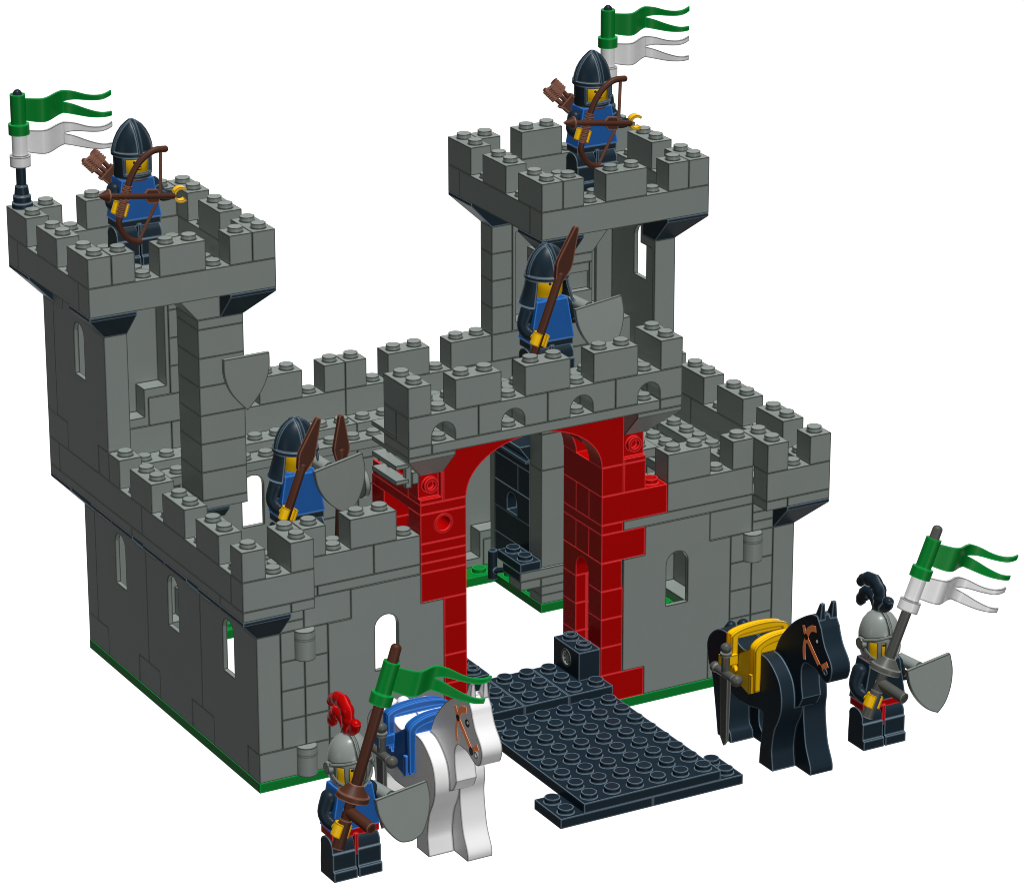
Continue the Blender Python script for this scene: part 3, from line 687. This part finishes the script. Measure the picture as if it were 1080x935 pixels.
# archers on the two towers
def archer(org, where):
    t, T = figure('archer_figure', 'toy archer in blue tunic and closed black helmet drawing a bow on the %s tower' % where, 'toy figure', org, 'blue', 'black', 'closed',
                  [(1.0, -.1, 2.72), (.98, -.35, 2.6), (.99, -.55, 2.60)], [(1.0, -.2, 2.9), (.98, -.62, 2.80), (1.22, -.70, 2.78)], 'archers on the towers', collar='brown', up_l=(0, 1, 0))
    ox, oy, oz = org
    b = thing('bow', 'brown longbow with nocked arrow held by the archer on the %s tower' % where, 'bow', T(-.88, -1.0, 2.6), 'bows')
    TT = T
    y = -1.0
    limb = catmull([(1.0, y, 4.78), (.67, y, 4.80), (.41, y, 4.76), (.08, y, 4.58), (-.2, y, 4.34), (-.5, y, 3.9), (-.7, y, 3.4), (-.86, y, 2.9), (-1.0, y, 2.46), (-1.09, y, 2.17), (-1.09, y, 1.92), (-.97, y, 1.65), (-.69, y, 1.33), (-.24, y, 1.14)], 3)
    mb = MB(tuple(b['_org']), TT); mb.tube(limb, .13, n=12); mb.build('bow_limb', 'brown', b)
    mb = MB(tuple(b['_org']), TT)
    for k in range(9):
        u = k / 8; mb.cyl((-.66 - .36 * u, y, 3.52 - 1.1 * u), (-.69 - .36 * u, y, 3.42 - 1.1 * u), .185, n=16)
    mb.build('grip_binding', 'brown', b)
    mb = MB(tuple(b['_org']), TT); mb.tube([(.78, y, 4.7), (.71, y, 2.96), (-.24, y, 1.25)], .07, n=8); mb.build('bowstring', 'brown', b)
    mb = MB(tuple(b['_org']), TT); ya = y - .12
    mb.tube([(-1.6, ya, 3.27), (1.22, ya, 2.85)], .12, n=12)
    mb.cyl((-1.55, ya, 3.265), (-2.0, ya, 3.33), .28, .03, n=16)
    mb.build('arrow', 'brown', b)
    mb = MB(tuple(b['_org']), TT)
    for s in (-1, 1): mb.prism([(-.1, 3.04), (.12, 3.01 + s * .28), (.55, 2.95 + s * .28), (.66, 2.93)], 1, ya - .05, ya + .05)
    mb.build('fletching', 'brown', b)
    q = thing('quiver', 'brown quiver of arrows on the back of the archer on the %s tower' % where, 'quiver', T(-.6, .75, 3.0), 'quivers')
    d = Vector((-.68, .25, .75)).normalized()
    mb = MB(tuple(q['_org']), TT); A = Vector((-.1, .68, 2.9))
    ux = d.cross(Vector((0, 1, 0))).normalized(); uy = d.cross(ux)
    pts = lambda s, w: [tuple(A + d * s + ux * a * w + uy * c * .24) for a, c in ((-1, -1), (1, -1), (1, 1), (-1, 1))]
    mb.hull8(pts(-.9, .24), pts(.9, .32)); mb.hull8(pts(.9, .38), pts(1.02, .38)); mb.build('quiver_case', 'brown', q)
    for i, (a, c) in enumerate(((-.2, -.1), (.02, .1), (.2, -.08))):
        mb = MB(tuple(q['_org']), TT)
        s0 = A + d * .9 + ux * a + uy * c; s1 = A + d * (1.75 + .1 * i) + ux * a * 1.3 + uy * c
        mb.tube([tuple(s0), tuple(s1)], .1, n=10)
        for k in range(6):
            e = A + d * (1.35 + .1 * k) + ux * a * 1.25 + uy * c
            mb.cyl(tuple(e), tuple(e + d * .05), .19, n=7)
        mb.build('spare_arrow', 'brown', q)
archer((2.0, 14.5, 16.4), 'left'); archer((22.97, 14.5, 16.4), 'right')

# spearmen
def spearman(org, label, slabel, plabel, TL, phi, tilt, low=0):
    t, T = figure('spearman_figure', label, 'toy figure', org, 'blue', 'black', 'guard', RF, LF, 'spearmen on the battlements')
    d = Vector((1.67, 0, 4.37)).normalized(); hand = Vector((-.90, -.95, 2.2))
    A = T(*(hand - d * (1.6 - low * .9))); B = T(*(hand + d * (2.7 - low)))
    spear(plabel, 'spear', A, B, (T(*(hand + d * (2.38 - low))), T(*(hand + d * (4.67 - low)))))
    shield(slabel, TL, phi, tilt=tilt)
spearman((3.7, 3.9, 7.2), 'toy spearman in blue with a flared black helmet behind the left front parapet', 'grey shield held by the spearman behind the left front parapet',
         'brown spear in the hand of the spearman behind the left front parapet', (4.0, 3.0, 10.95), 11, 0, .68)
spearman((14.1, 2.8, 12.8), 'toy spearman in blue with a flared black helmet above the red gate', 'grey shield held by the spearman above the red gate',
         'brown spear in the hand of the spearman above the red gate', (14.88, 2.0, 15.95), 7, -7)
spear('brown spear standing upright behind the left spearman\'s shield, its tip above the rim', 'spear', (7.0, 7, 4.9), (7.2, 7, 9.9), ((7.19, 7, 9.3), (7.22, 7, 11.4)))
shield('grey shield fixed flat on the column of the left tower', (3.96, 10.8, 13.08), 0, w=2.0, h=2.28, grip=False)

# mounted knights' figures on the ground
def lance(label, m, T, org, dx, flags, butt, top, fturn, flift, fs):
    t = thing('lance', label, 'lance', T(*butt), 'lances')
    A = Vector(T(*butt)); B = Vector(T(*top)); d = (B - A).normalized(); s = Vector((d.z, 0, -d.x))
    mb = mbt(t); mb.cyl(tuple(A), tuple(A + d * 1.1), .23, n=18); mb.tube([tuple(A + d * 1.0), tuple(B)], .2, n=18); mb.build('shaft', m, t)
    mb = mbt(t); g = A + d * 2.0
    mb.cyl(tuple(g - d * .1), tuple(g + d * .12), .62, .60, n=28); mb.cyl(tuple(g + d * .1), tuple(g + d * .5), .58, .24, n=28); mb.build('hand_guard', m, t)
    mb = mbt(t); h = A + d * 1.45
    mb.cyl(tuple(h + Vector((0, .1, 0))), tuple(h + Vector((.28, -1.25, -.25))), .22, n=18); mb.cyl(tuple(h + Vector((.28, -1.25, -.25))), tuple(h + Vector((.281, -1.255, -.251))), .14, n=14); mb.build('butt_peg', m, t)
    L = (B - A).length
    for nm, mm, s0 in flags:
        F = lambda u, v, w: tuple(A + d * (w + flift * u) + s * u * fs + Vector((0, v - fturn * u, 0)))
        pennant(t, nm, mm, F, L - s0)
K1 = (-.33, -8.2, 0); K2 = (22.6, -8.2, 0)
t, T = figure('knight_figure', 'toy knight in blue with silver visored helmet and red plume, beside the white horse', 'toy figure', K1, 'blue', 'red', 'visor', RF, LF, 'knights on the ground', plume='red')
lance('brown lance with a single green pennant, held by the red plumed knight', 'brown', T, K1, 1, [('green_pennant', 'green', 2.15)], (-1.0, -.95, 1.55), (1.47, -.95, 8.85), .52, .24, .70)
shield('grey shield held by the red plumed knight, in front of the white horse', (.27, -9.0, 3.02), 8, w=2.12, h=2.0, tilt=-7)
t, T = figure('knight_figure', 'toy knight all in black with silver helmet and black plume, beside the black horse', 'toy figure', K2, 'black', 'red', 'visor', RF, LF, 'knights on the ground', collar='red', plume='black')
lance('dark grey lance with a green and a white pennant, held by the black plumed knight', 'dgrey', T, K2, 1, [('green_pennant', 'green', 2.0), ('white_pennant', 'wplume', 3.35)], (-1.1, -.95, 1.6), (1.88, -.95, 8.8), 0, .13, 1.04)
shield('grey shield held out by the black plumed knight at the right edge', (23.36, -9.0, 3.10), 9, w=2.02, h=2.15, tilt=-7)

# ------------------------------------------------------------------ horses
def sm(P, corners=()):
    """closed outline, smoothed except at the listed corner indices"""
    n = len(P); out = []
    for i in range(n):
        p1 = P[i]; p2 = P[(i + 1) % n]
        p0 = P[i - 1] if i not in corners else p1; p3 = P[(i + 2) % n] if (i + 1) % n not in corners else p2
        for j in range(4):
            t = j / 4
            out.append(tuple(.5 * (2 * b + (c - a) * t + (2 * a - 5 * b + 4 * c - d) * t * t + (3 * b - a - 3 * c + d) * t ** 3) for a, b, c, d in zip(p0, p1, p2, p3)))
    return out
def horse(label, x, m, sad, sadlabel, swordlabel):
    org = (x, -7, 0); t = thing('toy_horse', label, 'toy horse', org, 'horses')
    T = lambda a, y, z: (x + a, y, z)
    nb = lambda: MB(org, T)
    # two flanks, the near one with its fore leg set back
    near = [(-7.68, .0), (-8.63, .0), (-8.55, .5), (-8.52, .9), (-8.66, 1.68), (-8.95, 2.25), (-9.11, 2.74), (-9.10, 3.3), (-8.9, 3.85), (-8.41, 4.30), (-7.9, 4.50), (-7.2, 4.45), (-6.4, 4.25), (-5.7, 4.45), (-4.9, 4.48), (-4.4, 4.32), (-3.95, 3.91), (-3.8, 3.44), (-3.95, 2.78), (-4.2, 2.38), (-4.45, 1.27), (-4.68, .0), (-5.66, .0), (-5.6, .34), (-5.38, .6), (-5.33, 1.3), (-5.33, 2.08), (-6.0, 2.02), (-6.8, 2.05), (-7.75, 2.2), (-7.86, 1.8), (-7.71, .48)]
    far = [(-8.5, .0), (-9.64, .0), (-9.62, .34), (-9.3, 1.0), (-9.16, 1.6), (-9.06, 2.4), (-9.12, 3.0), (-9.05, 3.5), (-8.85, 3.95), (-8.41, 4.30), (-7.9, 4.50), (-7.2, 4.45), (-6.4, 4.25), (-5.7, 4.45), (-4.9, 4.48), (-4.4, 4.32), (-3.95, 3.91), (-3.8, 3.44), (-3.95, 2.78), (-4.3, 2.38), (-5.0, 1.27), (-5.3, .0), (-6.3, .0), (-6.25, .4), (-6.0, .7), (-5.95, 1.3), (-6.0, 2.02), (-6.4, 2.0), (-6.8, 2.05), (-7.9, 2.2), (-8.3, 1.6), (-8.45, .7)]
    head = [(-7.4, 3.9), (-7.66, 4.53), (-8.03, 5.26), (-8.79, 6.09), (-9.54, 6.63), (-10.11, 6.93), (-10.45, 6.97), (-10.75, 6.56), (-10.81, 6.36), (-11.02, 5.92), (-11.43, 5.44), (-11.52, 5.07), (-11.37, 4.66), (-11.1, 4.56), (-10.8, 4.66), (-10.5, 4.80), (-10.21, 4.84), (-9.75, 4.82), (-9.5, 4.5), (-9.5, 3.9), (-9.62, 3.3), (-9.35, 2.85), (-8.93, 2.7), (-8.0, 3.0)]
    mb = nb()
    mb.prism(sm(near, (0, 1, 21, 22)), 0, -1.04, -.015)
    mb.prism(sm(far, (0, 1, 21, 22)), 0, .015, 1.04)
    mb.prism(sm(head, (6, 7, 8, 20, 22)), 0, -.42, .42)
    for s in (-1, 1):    # rounded shoulders and rump, ears, tail
        mb.hull8([(s * .13, -10.62, 6.85), (s * .38, -10.62, 6.85), (s * .38, -10.25, 6.9), (s * .13, -10.25, 6.9)], [(s * .19, -10.62, 7.5), (s * .32, -10.62, 7.5), (s * .32, -10.48, 7.5), (s * .19, -10.48, 7.5)])
    mb.tube([(0, -3.9, 4.1), (0, -3.6, 3.6), (0, -3.55, 2.8), (0, -3.7, 2.0)], [.2, .3, .3, .16], n=12)
    mb.sphere((0, -4.75, 4.42), .26, 16)
    body = mb.build('horse_body', m, t)
    for s in (-1, 1):
        def strap(nm, P, w, mm='orange'):
            mb = nb(); pts = catmull(P, 4) if len(P) > 2 else P
            L = []; Rr = []
            for i, p in enumerate(pts):
                a = pts[max(0, i - 1)]; b_ = pts[min(len(pts) - 1, i + 1)]
                dx, dy = b_[0] - a[0], b_[1] - a[1]; l = math.hypot(dx, dy) or 1
                L.append((p[0] - dy / l * w, p[1] + dx / l * w)); Rr.append((p[0] + dy / l * w, p[1] - dx / l * w))
            mb.prism(L + list(reversed(Rr)), 0, *sorted((s * .41, s * .43))); mb.build(nm, mm, br)
        mb = nb(); mb.prism(circ(-9.78, 5.9, .13, 14), 0, *sorted((s * .41, s * .436))); br = mb.build('bridle', 'ink', t)
        strap('bridle_strap', [(-9.58, 6.3), (-9.68, 6.05), (-9.78, 5.9)], .085)
        strap('bridle_strap', [(-9.78, 5.9), (-9.92, 6.2), (-10.15, 6.38), (-10.42, 6.44)], .12)
        strap('bridle_strap', [(-9.78, 5.9), (-9.66, 5.5), (-9.66, 5.2), (-9.7, 4.95)], .085)
        strap('bridle_strap', [(-9.78, 5.9), (-10.78, 5.0)], .10)
        strap('bridle_strap', [(-10.78, 4.98), (-11.25, 5.33)], .11)
        def dot(nm, c, r, mm, d=.0, rz=1):
            mb = nb(); mb.prism([(c[0] + r * cos(2 * pi * i / 16), c[1] + r * rz * sin(2 * pi * i / 16)) for i in range(16)], 0, *sorted((s * .40, s * (.438 + d)))); mb.build(nm, mm, t)
        dot('eye', (-10.48, 5.96), .15, 'ink'); dot('eye_glint', (-10.52, 5.99), .06, 'shine', .006)
        dot('bit_ring', (-10.76, 4.98), .14, 'ink', .004, 1.15)
        mb = nb(); mb.prism(circ(-11.12, 4.97, .14, 16), 0, *sorted((s * .41, s * .45)), [circ(-11.12, 4.97, .08, 16)]); mb.build('nostril', m, t)
    # saddle
    so = thing('saddle', sadlabel, 'saddle', (x, -6.5, 4.5), 'saddles')
    nb = lambda: MB((x, -6.5, 4.5), T)
    def arch(y0, y1, h, zl, nm, w=1.22):
        mb = nb()
        top = [(w * cos(a), 4.62 + h * sin(a)) for a in [pi * i / 18 for i in range(19)]]
        P = [(w, zl)] + top + [(-w, zl), (-w + .16, zl), (-w + .16, 4.52), (w - .16, 4.52), (w - .16, zl)]
        mb.prism(P, 1, y0, y1)
        # raised rim along the curve
        P = [(w + .06, zl + .05)] + [((w + .06) * cos(a), 4.62 + (h + .06) * sin(a)) for a in [pi * i / 18 for i in range(19)]] + [(-w - .06, zl + .05)] + [(-w + .16, zl + .05)] + [((w - .2) * cos(a), 4.62 + (h - .2) * sin(a)) for a in [pi - pi * i / 18 for i in range(19)]] + [(w - .16, zl + .05)]
        mb.prism(P, 1, y0 - .06, y0 + .1)
        return mb.build(nm, sad, so)
    arch(-5.95, -5.5, .27, 3.3, 'cantle'); arch(-7.6, -7.15, .50, 2.95, 'pommel')
    for s in (-1, 1):
        mb = nb()
        mb.prism([(-5.45, 4.6), (-5.95, 4.7), (-6.0, 3.45), (-6.12, 3.25), (-6.3, 3.35), (-6.38, 4.1), (-7.15, 4.6), (-7.6, 4.6), (-7.62, 2.95), (-7.1, 2.68), (-5.45, 3.1)], 0, *sorted((s * 1.05, s * 1.22)), smooth=False)
        mb.prism([(-7.25, 2.75), (-7.45, 2.85), (-7.45, 3.6), (-7.25, 3.6)], 0, *sorted((s * 1.2, s * 1.34)), smooth=False)
        mb.box(*sorted((s * 1.1, s * 1.75)), -6.15, -5.75, 3.55, 3.95)
        mb.build('saddle_flap', sad, so)
    
    sw = thing('sword', swordlabel, 'sword', (x - 1.6, -5.85, 3.6), 'swords at the saddles')
    nb = lambda: MB((x - 1.6, -5.85, 3.6), T)
    X = -1.6; Y = -6.05
    mb = nb(); mb.cyl((X, Y, 3.3), (X, Y, 4.1), .17, n=16); mb.sphere((X, Y, 4.28), .22, 16); mb.cyl((X, Y, 3.98), (X, Y, 4.1), .23, n=16); mb.build('hilt', 'dgrey', sw)
    mb = nb(); mb.tube([(X, Y + .62, 3.22), (X, Y - .62, 3.22)], .17, n=14); mb.sphere((X, Y + .75, 3.22), .22, 16); mb.sphere((X, Y - .8, 3.22), .24, 16); mb.build('cross_guard', 'dgrey', sw)
    mb = nb(); mb.hull8([(X - .06, Y - .2, .45), (X + .06, Y - .2, .45), (X + .06, Y + .2, .45), (X - .06, Y + .2, .45)], [(X - .1, Y - .27, 3.3), (X + .1, Y - .27, 3.3), (X + .1, Y + .27, 3.3), (X - .1, Y + .27, 3.3)])
    mb.prism([(Y - .2, .45), (Y + .2, .45), (Y, .2)], 0, X - .05, X + .05, smooth=False); mb.build('blade', 'dgrey', sw)
horse('black toy horse with an orange bridle standing before the right front wall', 18.6, 'black', 'yellow', 'yellow saddle on the black horse', 'dark grey sword hanging from the yellow saddle of the black horse')
horse('white toy horse with an orange bridle standing left of the drawbridge', 3.7, 'white', 'blue', 'blue saddle on the white horse', 'dark grey sword hanging from the blue saddle of the white horse')

for o in bpy.data.objects:
    if '_org' in o.keys(): del o['_org']

# ------------------------------------------------------------------ camera (solved from the photograph)
AZ, EL, ROLL, F = 0.511272479, 0.358658622, -0.000849563568, 4263.64232
CP = Vector((-59.7937457, -126.173913, 66.0177575))
fw = Vector((sin(AZ) * cos(EL), cos(AZ) * cos(EL), -sin(EL)))
r0 = Vector((cos(AZ), -sin(AZ), 0)); u0 = r0.cross(fw)
r = r0 * cos(ROLL) + u0 * sin(ROLL); u = u0 * cos(ROLL) - r0 * sin(ROLL)
cam = bpy.data.cameras.new('camera'); co = bpy.data.objects.new('camera', cam); COL.objects.link(co)
mw = Matrix((r, u, -fw)).transposed().to_4x4(); mw.translation = CP * S; co.matrix_world = mw
cam.sensor_width = 36; cam.lens = F / 1080 * 36; cam.clip_start = .05; cam.clip_end = 50
sc.camera = co

# ------------------------------------------------------------------ light: white backdrop behind, dim world around, lamp above the front, two added fills
w = bpy.data.worlds.new('World'); sc.world = w; w.use_nodes = True
nt = w.node_tree; bg = nt.nodes['Background']
tc = nt.nodes.new('ShaderNodeTexCoord'); dp = nt.nodes.new('ShaderNodeVectorMath'); dp.operation = 'DOT_PRODUCT'
dp.inputs[1].default_value = tuple(fw)
nt.links.new(tc.outputs['Generated'], dp.inputs[0])
mr = nt.nodes.new('ShaderNodeMapRange'); mr.interpolation_type = 'SMOOTHSTEP'
mr.inputs['From Min'].default_value = .72; mr.inputs['From Max'].default_value = .90
mr.inputs['To Min'].default_value = .095; mr.inputs['To Max'].default_value = 1.1
nt.links.new(dp.outputs['Value'], mr.inputs['Value'])
cx = nt.nodes.new('ShaderNodeCombineXYZ')
for i in range(3): nt.links.new(mr.outputs['Result'], cx.inputs[i])
nt.links.new(cx.outputs[0], bg.inputs['Color']); bg.inputs['Strength'].default_value = 1.0
sd = bpy.data.lights.new('studio_lamp', 'SUN'); so = bpy.data.objects.new('studio_lamp', sd); COL.objects.link(so)
sd.energy = 5.0; sd.angle = radians(3); sd.use_shadow = False
so.rotation_euler = Vector((0.0, .20, -.98)).to_track_quat('-Z', 'Y').to_euler()
so.location = (0, 0, .4)
ld = bpy.data.lights.new('front_fill', 'SUN'); lo_ = bpy.data.objects.new('front_fill', ld); COL.objects.link(lo_)  # added low fill that brightens front faces and the undersides of corbels
ld.energy = 1.2; ld.angle = radians(10); ld.use_shadow = False
lo_.rotation_euler = Vector((0, 1, .08)).to_track_quat('-Z', 'Y').to_euler(); lo_.location = (0, -.3, .1)
fd = bpy.data.lights.new('side_fill', 'SUN'); fo = bpy.data.objects.new('side_fill', fd); COL.objects.link(fo)  # added weak fill for left-facing walls, mainly inside the towers
fd.energy = .32; fd.angle = radians(10); fd.use_shadow = False
fo.rotation_euler = Vector((1, .12, -.1)).to_track_quat('-Z', 'Y').to_euler(); fo.location = (-.1, 0, .2)
sc.view_settings.view_transform = 'Standard'; sc.view_settings.look = 'None'; sc.view_settings.exposure = 0; sc.view_settings.gamma = 1
sc.render.film_transparent = False
sc.cycles.use_denoising = True; sc.cycles.filter_width = 0.9
